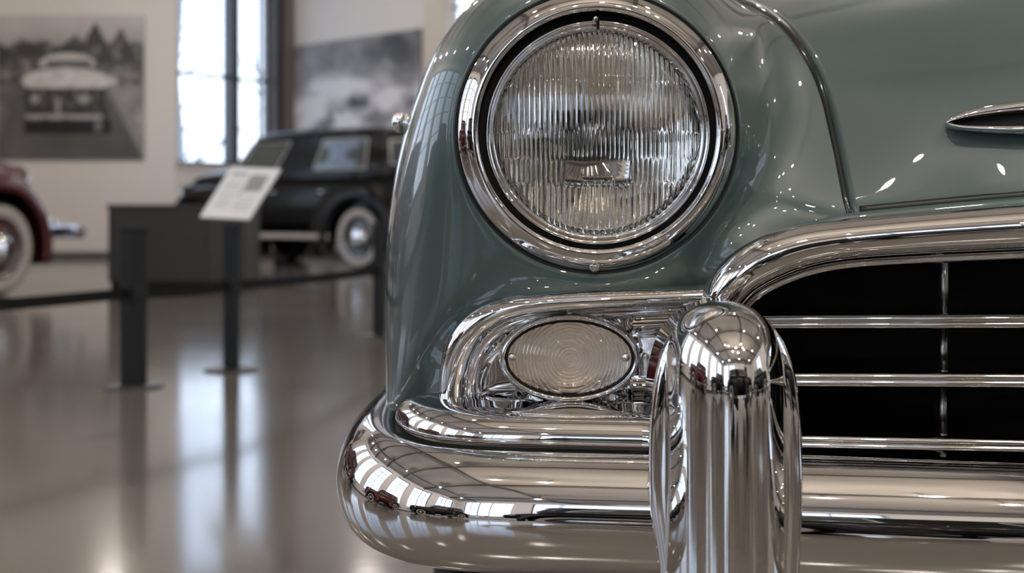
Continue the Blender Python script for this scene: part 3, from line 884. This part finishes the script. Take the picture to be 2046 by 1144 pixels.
# --- bead in the seam between fender and bonnet
sp = catmull([tuple(W(px - 7, py + 1, D + .002)) for px, py, D in gap[:8]], 10)
sweep_o = sweep('fender_bead', [(*p, .0030, .0034) for p in sp], ellsec(12), M['welt']); adopt(sweep_o)
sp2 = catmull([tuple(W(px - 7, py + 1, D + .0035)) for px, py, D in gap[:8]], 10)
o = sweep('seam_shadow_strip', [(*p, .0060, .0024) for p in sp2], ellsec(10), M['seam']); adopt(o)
o = MB().ball(W(1702, 447, 1.094), .0042, .004, .0056).build('bead_end_cap', M['welt'], None, True); adopt(o)
# strip of paint between the bonnet edge and the chrome header
top_edge = [(1455, 548, 1.104), (1500, 508, 1.098), (1560, 480, 1.094), (1640, 458, 1.092), (1705, 445, 1.092), (1880, 428, 1.072), (2046, 414, 1.052), (2300, 396, 1.022)]
pth = [tuple(W(*p)) for p in top_edge] + [(.745, .985, .672)]
pth += [(1.49 - p[0], p[1], p[2]) for p in reversed(pth[:-1])]
o = sweep('header_panel_strip', [(*p, .0085, .006) for p in catmull(pth, 8)], [(a, b) for a, b in ellsec(16)], M['green']); adopt(o)
drk = [(p[0], p[1] + .006, p[2] + .009) for p in catmull(pth, 8)]
o = sweep('bonnet_seam', [(*p, .004, .003) for p in drk if p[0] > .28 and p[0] < 1.21], ellsec(8), M['seam']); adopt(o)

# --- headlight
hl_c = W(1194, 265, 1.10)
hx, hy, hz = hl_c
hl = lathe('headlight', [(.0915, .004), (.0985, .003), (.0985, .09), (.04, .11), (.001, .11)], hl_c, M['black'], None, 96); adopt(hl)
def hsub(name, prof, mt, n=128, origin=None, closed=False):
    o = lathe(name, prof, origin or hl_c, M[mt], None, n, 'y', closed); adopt(o, hl); return o
bz_c = W(HX - 1, HZc - 1, 1.10)
prof = [(.0965, .016), (.0966, -.006), (.0972, -.0115), (.0985, -.0138), (.1003, -.0146), (.1030, -.0140), (.1060, -.0127), (.1090, -.0102), (.1120, -.0068), (.1140, -.0036), (.1152, -.0008), (.1158, .0030), (.1150, .010)]
prof = [tuple(r) for r in catmull(prof, 4)]
hsub('bezel', prof, 'chrome', 160, bz_c)
ring = [(.0842, .004), (.0846, -.0030), (.0862, -.0050), (.0872, -.0042), (.0878, -.0030), (.0885, -.0042), (.0903, -.0054), (.0918, -.0042), (.0923, .000), (.0924, .02)]
hsub('retaining_ring', [tuple(r) for r in catmull(ring, 4)], 'chrome', 160)
hsub('bezel_gasket', [(.1156, -.0005), (.1164, -.0022), (.1174, -.0010), (.1174, .006)], 'seam', 160, bz_c)
hsub('ring_gap_shade', [(.0922, .002), (.0972, .002)], 'black', 96)  # flat black annulus, stands in for the shade in the gap around the ring
refl = [(.086, .004)] + [(.086 * math.sqrt(t), .006 + .062 * (1 - t)) for t in np.linspace(.97, .004, 24)]
hsub('reflector', refl, 'reflector', 96)
hsub('bulb_shield', [(.001, .018), (.008, .019), (.0125, .022), (.014, .028), (.014, .036), (.012, .036)], 'chrome_dull', 40, hl_c + Vector((0, 0, .004)))
hsub('bulb', [(.001, .03), (.008, .034), (.011, .044), (.010, .056), (.008, .066)], 'bulb', 32)
# fluted lens: bowed front, prisms on the inside in bands
Rl = .0850
def bow(r): return -.0165 * (1 - (r / Rl) ** 2) + .001
rnd = random.Random(11)
ph = [rnd.uniform(-1, 1) for _ in range(200)]
def flute(x, z):
    """depth of the prisms on the inside of the glass at (x, z) from the centre"""
    band = 0 if z > .0 else (1 if z > -.0215 else (2 if z > -.042 else 3))
    pitch = (.0043, .0037, .0041, .0047)[band]
    u = x / pitch + (0, .5, .2, .7)[band]
    k = math.floor(u); f = u - k
    amp = (.0010, .0011, .0012, .0013)[band] * (1 + .35 * ph[(k + band * 41) % 200])
    if band == 2 and abs(x) < .027:                     # plain block below the centre
        return .42 * (-.0215 - z)
    return amp * (4 * f * (1 - f)) + .0002 * noise.noise(Vector((x * 260, z * 90, band)))
nx, nz_ = 420, 90
V = []; idx = {}
fs = []
nr_, na_ = 64, 720
for xi in np.linspace(-1, 1, 521):
    x = xi * Rl * .9995; zh = math.sqrt(max(1e-9, Rl ** 2 - x * x))
    for j in range(61):
        z = zh * (-1 + 2 * j / 60); r = math.hypot(x, z)
        V.append((hx + x, hy + bow(r) + .10 * flute(x, z) * sm(1.0, .955, r / Rl), hz + z))
fs += grid_faces(521, 61)
base = len(V)
xs = np.linspace(-1, 1, 521)
nb = 0
cols_i = []
for xi in xs:
    x = xi * Rl * .9995; zh = math.sqrt(max(1e-9, Rl ** 2 - x * x))
    for j in range(61):
        z = zh * (-1 + 2 * j / 60)
        r = math.hypot(x, z)
        edge = sm(1.0, .955, r / Rl)
        V.append((hx + x, hy + bow(r) + .0042 + flute(x, z) * edge, hz + z))
fs += grid_faces(521, 61, False, False, base)
o = mesh('lens', V, fs, M['lens'], None, True); adopt(o, hl); o['label'] = 'clear fluted glass headlight lens'
o = MB().box(-.0011, .0011, -.002, .002, -.004, .004, Matrix.Translation(hl_c + Vector((0, -.004, .0885)))).build('ring_notch', M['black']); adopt(o, hl)
def screw(name, c, r, parent, mt='screw', depth=.004):
    o = lathe(name, [(.0005, -depth), (r * .25, -depth), (r * .3, -depth * .55), (r * .62, -depth * .8), (r * .93, -depth * .35), (r, 0), (r, .006)], c, M[mt], None, 24); adopt(o, parent); return o
screw('bezel_screw', W(1188, 532, 1.093), .0049, hl)
screw('bezel_screw', W(1190, 6, 1.091), .0062, hl)
screw('bezel_screw', W(1190, 38, 1.0855), .0022, hl)
screw('bezel_screw', W(1455, 262, 1.094), .0018, hl)
screw('bezel_screw', W(1443, 262, 1.0885), .0024, hl)

# --- chrome fender marker at the left outline
fm = W(815, 247, 1.315)
o = MB().ball(fm + Vector((0, 0, 0)), .0095, .012, .0095).ball(fm + Vector((-.008, -.004, .001)), .0075, .008, .0105).ball(fm + Vector((.004, -.006, .004)), .006, .007, .006).tube(fm, fm + Vector((.016, .006, -.001)), .0065, .004, 12).build('fender_marker', M['chrome'], None, True); adopt(o)
o.location.y += 0.0

# --- bonnet spear
def surf(px, py, lift):
    py += 11
    p = on_surface(hood_bvh, px, py, lift)
    return tuple(p) if p is not None else tuple(W(px, py, 1.08))
up = [(1889, 246), (1905, 238), (1930, 231), (1960, 225), (2000, 219), (2046, 214), (2120, 206), (2220, 196), (2340, 186)]
lo = [(1889, 249), (1905, 254), (1930, 257), (1970, 259), (2010, 260), (2046, 260), (2120, 262), (2220, 264), (2340, 266)]
wu = [2.5, 5.5, 8, 10, 11.5, 12.5, 14, 16, 17]; wl_ = [2.5, 5, 6, 7.5, 8.5, 9, 10, 11, 12]
pu = [(*surf(*p, .008), w / 2430, .008 if i else .003) for i, (p, w) in enumerate(zip(up, wu))]
pl_ = [(*surf(*p, .009), w / 2430, .010 if i else .003) for i, (p, w) in enumerate(zip(lo, wl_))]
o = sweep('bonnet_spear', catmull(pu, 6), ellsec(20), M['chrome']); adopt(o); spear = o
o = sweep('lower_blade', catmull(pl_, 6), ellsec(20), M['chrome']); adopt(o, spear)
V = []
for (a, b) in zip(up[1:], lo[1:]): V += [surf(*a, .004), surf(*b, .004)]
o = cp('dark_inset', V, [(2 * i, 2 * i + 1, 2 * i + 3, 2 * i + 2) for i in range(len(up) - 2)], 'black', spear)

# --- grille: header moulding, bars, dark opening
hd = [(1428, 655, 1.075, 34), (1432, 620, 1.07, 38), (1450, 582, 1.062, 42), (1485, 545, 1.056, 45), (1540, 514, 1.052, 47), (1610, 492, 1.050, 45), (1700, 479, 1.047, 43), (1850, 467, 1.035, 45), (2046, 455, 1.015, 48), (2300, 440, .985, 50)]
pth = [(*W(p[0], p[1], p[2]), p[3] * p[2] / F, .024) for p in hd] + [(.745, .955, .648, .0195, .024)]
pth += [(1.49 - p[0], *p[1:]) for p in reversed(pth[:-1])]
sec = [(math.copysign(abs(math.cos(a)) ** .9, math.cos(a)), math.sin(a)) for a in np.linspace(0, 2 * PI, 40, endpoint=False)]
grille = sweep('grille', catmull(pth, 10), sec, M['chrome']); adopt(grille)
inner = [(p[0], p[1] + .004, p[2]) for p in pth]
# thin inner lip below the moulding
lip = []
for (px, py, D, w) in hd[1:]:
    i = [h_[0] for h_ in hd].index(px); q0, q1 = hd[max(i - 1, 0)], hd[min(i + 1, len(hd) - 1)]
    tx, ty = q1[0] - q0[0], q1[1] - q0[1]; l_ = math.hypot(tx, ty)
    nx_, ny_ = -ty / l_, tx / l_
    lip.append((*W(px + nx_ * (w + 5), py + ny_ * (w + 5), D + .012), .004, .012))
lip.append((.745, .97, .622, .004, .012)); lip += [(1.49 - p[0], *p[1:]) for p in reversed(lip[:-1])]
o = sweep('inner_lip', catmull(lip, 8), ellsec(14), M['chrome']); adopt(o, grille)
def grille_bar(yl, yr, hpx, Dl=1.072, Dr=1.04, depth=.11, name='grille_bar'):
    pts = []
    half = hpx / 2 / 2430
    for px, t in ((1395, -.3), (1600, 0), (1820, .5), (2046, 1), (2300, 1.55)):
        D = Dl + (Dr - Dl) * t
        pts.append(tuple(W(px, yl + (yr - yl) * t, D)))
    zc = pts[-1][2]; pts.append((.745, Dr - .045, zc))
    pts += [(1.49 - p[0], p[1], p[2]) for p in reversed(pts[:-1])]
    prof = [(half, depth), (half, .006), (half * .92, .0022), (half * .6, .0003), (half * .2, .0000), (half * .12, .0018), (-half * .05, .0020), (-half * .15, .0004),
            (-half * .6, .0006), (-half * .92, .0026), (-half, .006), (-half, .03), (half * .4, depth)]
    cps = catmull(pts, 6); V = []
    for p in cps:
        for z, d in prof: V.append((p[0], p[1] + d, p[2] + z))
    return cp(name, V, grid_faces(len(cps), len(prof), False, True) + [tuple(range(len(prof))), tuple((len(cps) - 1) * len(prof) + k for k in range(len(prof)))], 'chrome', grille, True)
grille_bar(644, 643, 28)
grille_bar(759, 761, 30)
grille_bar(884, 893, 30)
grille_bar(914, 931, 7, 1.055, 1.02, .02, 'lower_trim_strip')
for px in (1889, 2420, 2900):
    for (y0, y1) in ((500, 632), (652, 748), (770, 874), (896, 935)):
        k = .0034
        p0, p1 = W(px + (y0 - 500) * -.012, y0, 1.125), W(px + (y1 - 500) * -.012, y1, 1.125)
        V = []
        for p in (p0, p1):
            for a, b in ((-k, .012), (-k, .001), (-k * .6, -.0012), (k * .6, -.0012), (k, .001), (k, .012)): V.append((p.x + a, p.y + b, p.z))
        cp('grille_upright', V, grid_faces(2, 6, False, True) + [tuple(range(6)), tuple(range(6, 12))], 'chrome_dull', grille)
cv = MB()
cv.box(.16, 1.33, 1.30, 1.32, .36, .66).box(.16, .175, 1.15, 1.32, .36, .60).box(1.315, 1.33, 1.15, 1.32, .36, .60).box(.16, 1.33, 1.10, 1.32, .36, .37).box(.20, 1.29, 1.12, 1.32, .628, .64)
o = cv.build('radiator_opening', M['black']); adopt(o, grille)

# --- bumper
plan = [(-.148, 1.62), (-.156, 1.50), (-.1605, 1.38), (-.1605, 1.28), (-.1570, 1.20), (-.1465, 1.125), (-.126, 1.065), (-.094, 1.022), (-.052, .997), (.0, .984), (.07, .974), (.15, .962), (.25, .944), (.38, .924), (.55, .908), (.745, .903)]
plan += [(1.49 - x, y) for x, y in reversed(plan[:-1])]
pc = catmull(plan, 8)
def plan_frames(pc):
    out = []
    for i in range(len(pc)):
        t = pc[min(i + 1, len(pc) - 1)] - pc[max(i - 1, 0)]; t = t / np.linalg.norm(t)
        out.append((pc[i], np.array([-t[1], t[0]])))     # inward = left of travel
    return out
fr = plan_frames(pc)
def plan_sweep(name, prof, i0, i1, mt='chrome', parent=None, taper=None):
    V = []
    rr = range(i0, i1)
    for q, i in enumerate(rr):
        c, n_ = fr[i]
        for o_, z in prof:
            if taper: o_, z = taper(q / (len(rr) - 1), o_, z)
            V.append((c[0] + n_[0] * o_, c[1] + n_[1] * o_, z))
    m_ = len(prof)
    return cp(name, V, grid_faces(len(rr), m_, False, True) + [tuple(range(m_)), tuple((len(rr) - 1) * m_ + k for k in range(m_))], mt, parent)
# sanity: inward must point to larger depth at the front
mid_i = len(fr) // 2
if fr[mid_i][1][1] < 0: fr = [(c, -n_) for c, n_ in fr]
roll = [(.052, .462), (.046, .4685), (.036, .4700), (.026, .4672), (.016, .4600), (.0085, .4505), (.003, .4385), (.0004, .4260), (.0006, .4140), (.003, .4020), (.008, .3915), (.015, .3840), (.024, .3795), (.034, .378), (.037, .382), (.036, .40), (.045, .44)]
roll = [tuple(r) for r in catmull(roll, 3, True)]
bumper = plan_sweep('bumper', roll, 0, len(fr)); bumper['label'] = 'chrome wrap-around front bumper'
# upper tier on the bumper
def tier_taper(t, o_, z):
    return (o_, z)
tier = [(.10, .470), (.058, .470), (.0525, .4715), (.0500, .4750), (.0505, .4800), (.0535, .4865), (.060, .4920), (.070, .4955), (.085, .4975), (.12, .4990), (.12, .47)]
tier = [tuple(r) for r in catmull(tier, 3, True)]
i_a = min(range(len(fr) // 2), key=lambda i: abs(fr[i][0][1] - 1.20))
i_b = max(i for i in range(len(fr) // 2) if fr[i][0][0] < .165)
i_a0 = i_a
def tt(t, o_, z):
    k = sm(0, .12, t) ** .6 if t < .12 else 1.0
    return (.075 + (o_ - .075) * (.25 + .75 * k), .470 + (z - .470) * (.15 + .85 * k))
o = plan_sweep('bumper_upper_tier', tier, i_a0, i_b, 'chrome', bumper, tt)
o = MB().ball(W(681, 965, 1.25), .0035, .004, .004).build('bumper_bolt', M['screw'], None, True); adopt(o, bumper)

# --- bumper guard
GX = W(1448, 0, .945).x
zt = .590
def guard_shell(name, w, d, yb, z_dome, ztop, zbot, lean, parent, ex=2.0, x0=0.0, flare=0.0, wtop=None):
    V = []
    ns, na = 46, 40
    zs = [zbot + (z_dome - zbot) * i / 16 for i in range(17)] + [z_dome + (ztop - z_dome) * (1 - (1 - i / 40) ** 1.9) for i in range(1, 41)]
    for z in zs:
        t = max(0.0, (z - z_dome) / (ztop - z_dome)); k = max(1e-4, 1 - t ** 4.0) ** (1 / 2.3)
        s_ = (z - zbot) / (z_dome - zbot) if z < z_dome else 1
        ww = w * k * (1 + flare * (1 - abs(2 * min(s_, 1) - 1.0)))
        for j in range(na + 1):
            a = PI * j / na
            c, sn = math.cos(a), math.sin(a)
            x = GX + x0 + lean * (z - zbot) - ww * math.copysign(abs(c) ** (2 / ex), c)
            y = yb - d * k * abs(sn) ** (2 / ex)
            V.append((x, y, z))
    fs = grid_faces(len(zs), na + 1)
    return cp(name, V, fs, 'chrome', parent)
guard = guard_shell('bumper_guard', .0405, .075,   .945, .510, .5895, .33, -.004, bumper, 2.15, -.001)
guard['label'] = 'bullet-shaped chrome bumper guard'
# flange behind it: wide body reaching back to the bumper
fl_ = []
zs = [.33, .36, .40, .44, .475, .505, .53, .55, .566, .578, .5865]
lx = [1326, 1326, 1318, 1300, 1296, 1300, 1309, 1322, 1345, 1385, 1440]
rx = [1584, 1590, 1598, 1603, 1603, 1600, 1592, 1578, 1556, 1525, 1480]
tabz = catmull([(z, l, r) for z, l, r in zip(zs, lx, rx)], 5)
V = []
for z, l, r in tabz:
    D = .955
    xl_, xr_ = (l - 1023) * D / F, (r - 1023) * D / F
    c, hwid = (xl_ + xr_) / 2, (xr_ - xl_) / 2
    for j in range(31):
        a = PI * j / 30
        V.append((c - hwid * math.copysign(abs(math.cos(a)) ** .8, math.cos(a)), .955 - .012 * (hwid / .054) * abs(math.sin(a)) ** .9, z))
    V.append((c + hwid * .96, 1.03, z)); V.append((c - hwid * .96, 1.03, z))
n_ = 33
o = cp('guard_flange', V, grid_faces(len(tabz), n_, False, True) + [tuple(range(n_)), tuple((len(tabz) - 1) * n_ + k for k in range(n_))], 'chrome', guard)

# --- parking light and its chrome surround
ar = [(908, 815, 1.135, 30), (908, 780, 1.130, 31), (911, 740, 1.122, 32), (922, 698, 1.113, 33), (944, 660, 1.104, 32), (978, 630, 1.097, 29), (1025, 612, 1.092, 25), (1090, 603, 1.088, 21), (1180, 598, 1.085, 20), (1290, 594, 1.083, 20), (1420, 588, 1.082, 20)]
pth = [(*W(p[0], p[1], p[2]), p[3] * p[2] / F, .022) for p in ar]
pk = sweep('parking_light', catmull(pth, 10), [(math.copysign(abs(a) ** .9, a), b) for a, b in ellsec(36)], M['chrome']); adopt(pk)
pk['label'] = 'oval parking light in a chrome arch'
# inner step of the arch
st_ = [(944, 815, 1.128), (944, 770, 1.124), (950, 728, 1.118), (966, 690, 1.112), (995, 660, 1.106), (1040, 640, 1.101), (1110, 629, 1.098), (1250, 621, 1.096), (1420, 614, 1.095)]
o = sweep('inner_step', catmull([(*W(*p), .0062, .010) for p in st_], 8), ellsec(18), M['chrome']); adopt(o, pk)
# pan behind the lens
V = []; nu, nv = 24, 14
for i in range(nu + 1):
    for j in range(nv + 1):
        u, v = i / nu, j / nv
        px = 930 + u * 500; ytop = np.interp(px, [930, 950, 966, 995, 1040, 1110, 1250, 1430], [790, 728, 690, 658, 638, 626, 618, 610])
        py = ytop + (822 - ytop) * v
        D = 1.130 - .014 * sm(.0, .30, u) - .022 * sm(.70, 1.0, v) - .010 * sm(.25, .0, v)
        V.append(W(px, py, D))
o = cp('lamp_pan', V, grid_faces(nu + 1, nv + 1), 'chrome', pk)
LC = W(1138, 715, 1.082); la, lb_ = 129 * 1.082 / F, 77 * 1.082 / F
def oval(name, prof, mt, n=120, bulge=0.0):
    """prof rows (scale, extra, back): extra grows the oval in metres"""
    V = []
    for k in range(n):
        a = 2 * PI * k / n; c, s_ = math.cos(a), math.sin(a)
        nl = math.hypot(lb_ * c, la * s_)
        nx_, nz2 = lb_ * c / nl, la * s_ / nl
        for sc, exr, bk_ in prof:
            V.append((LC.x + la * c * sc + nx_ * exr, LC.y + bk_, LC.z + lb_ * s_ * sc + nz2 * exr))
    return cp(name, V, grid_faces(n, len(prof), True, False), mt, pk)
oval('lens_rim', [tuple(r) for r in catmull([(1, -.0005, .004), (1, -.0003, -.002), (1, .0012, -.0042), (1, .0030, -.0034), (1, .0044, .000), (1, .0052, .006), (1, .0056, .04)], 4)], 'chrome')
oval('lens_gasket', [(1, -.0022, -.0006), (1, -.0008, -.0022), (1, .0004, -.0010)], 'black')
oval('lens_bowl', [(1, 0, .003)] + [(math.sqrt(1 - t * t), 0, .004 + .016 * t) for t in np.linspace(.02, .999, 14)], 'reflector2')
V = []; na, nrr = 200, 110
for i in range(nrr + 1):
    r = i / nrr
    for k in range(na):
        a = 2 * PI * k / na; x, z = la * .985 * r * math.cos(a), lb_ * .985 * r * math.sin(a)
        q = math.hypot(x, z * 1.06) / .0029
        V.append((LC.x + x, LC.y - .010 * (1 - r * r) - .00040 * abs(math.cos(PI * q)) ** 4 * sm(1.0, .96, r), LC.z + z))
fs = grid_faces(nrr + 1, na, False, True); base = len(V)
for i in range(nrr + 1):
    r = i / nrr
    for k in range(na):
        a = 2 * PI * k / na; x, z = la * .985 * r * math.cos(a), lb_ * .985 * r * math.sin(a)
        q = math.hypot(x, z * 1.06) / .0029
        f = q - math.floor(q)
        V.append((LC.x + x, LC.y - .010 * (1 - r * r) + .0026 + .0008 * math.sin(PI * f) * sm(1.0, .97, r), LC.z + z))
fs += grid_faces(nrr + 1, na, False, True, base)
o = cp('lens', V, fs, 'lens2', pk); o['label'] = 'oval lens with concentric rings'
for px in (1023, 1250):
    screw('lens_screw', W(px, 714, 1.0755), .0034, pk, 'screw', .003)
screw('rim_screw', W(1290, 712, 1.088), .0028, pk, 'chrome', .004)
screw('rim_screw', W(1138, 628, 1.086), .0026, pk, 'chrome', .004)

# --- front wheel behind the bumper
R = .345; wx = -.012; wy = 1.86
prof = [(.20, -.08), (.27, -.083), (.318, -.078), (.338, -.062)]
for k in range(-4, 5):
    prof += [(.345, k * .0125 - .004), (.345, k * .0125 + .003), (.338, k * .0125 + .004), (.338, k * .0125 + .0075)]
prof += [(.318, .078), (.27, .083), (.20, .08)]
o = lathe('front_wheel', prof, (wx, wy, R), M['rubber'], None, 64, 'x'); adopt(o)
o2 = lathe('wheel_disc', [(.205, -.075), (.19, -.055), (.001, -.05)], (wx, wy, R), M['wheel_black'], None, 40, 'x'); adopt(o2, o)
o2 = lathe('wheel_disc', [(.205, .075), (.19, .055), (.001, .05)], (wx, wy, R), M['wheel_black'], None, 40, 'x'); adopt(o2, o)
# frame rail joining wheel, bumper irons and body
mb = MB().box(.12, .20, 1.0, 3.4, .40, .46).box(1.29, 1.37, 1.0, 3.4, .40, .46).box(.05, 1.44, 1.80, 1.90, .33, .40)
o = mb.build('chassis_rail', M['black']); adopt(o)
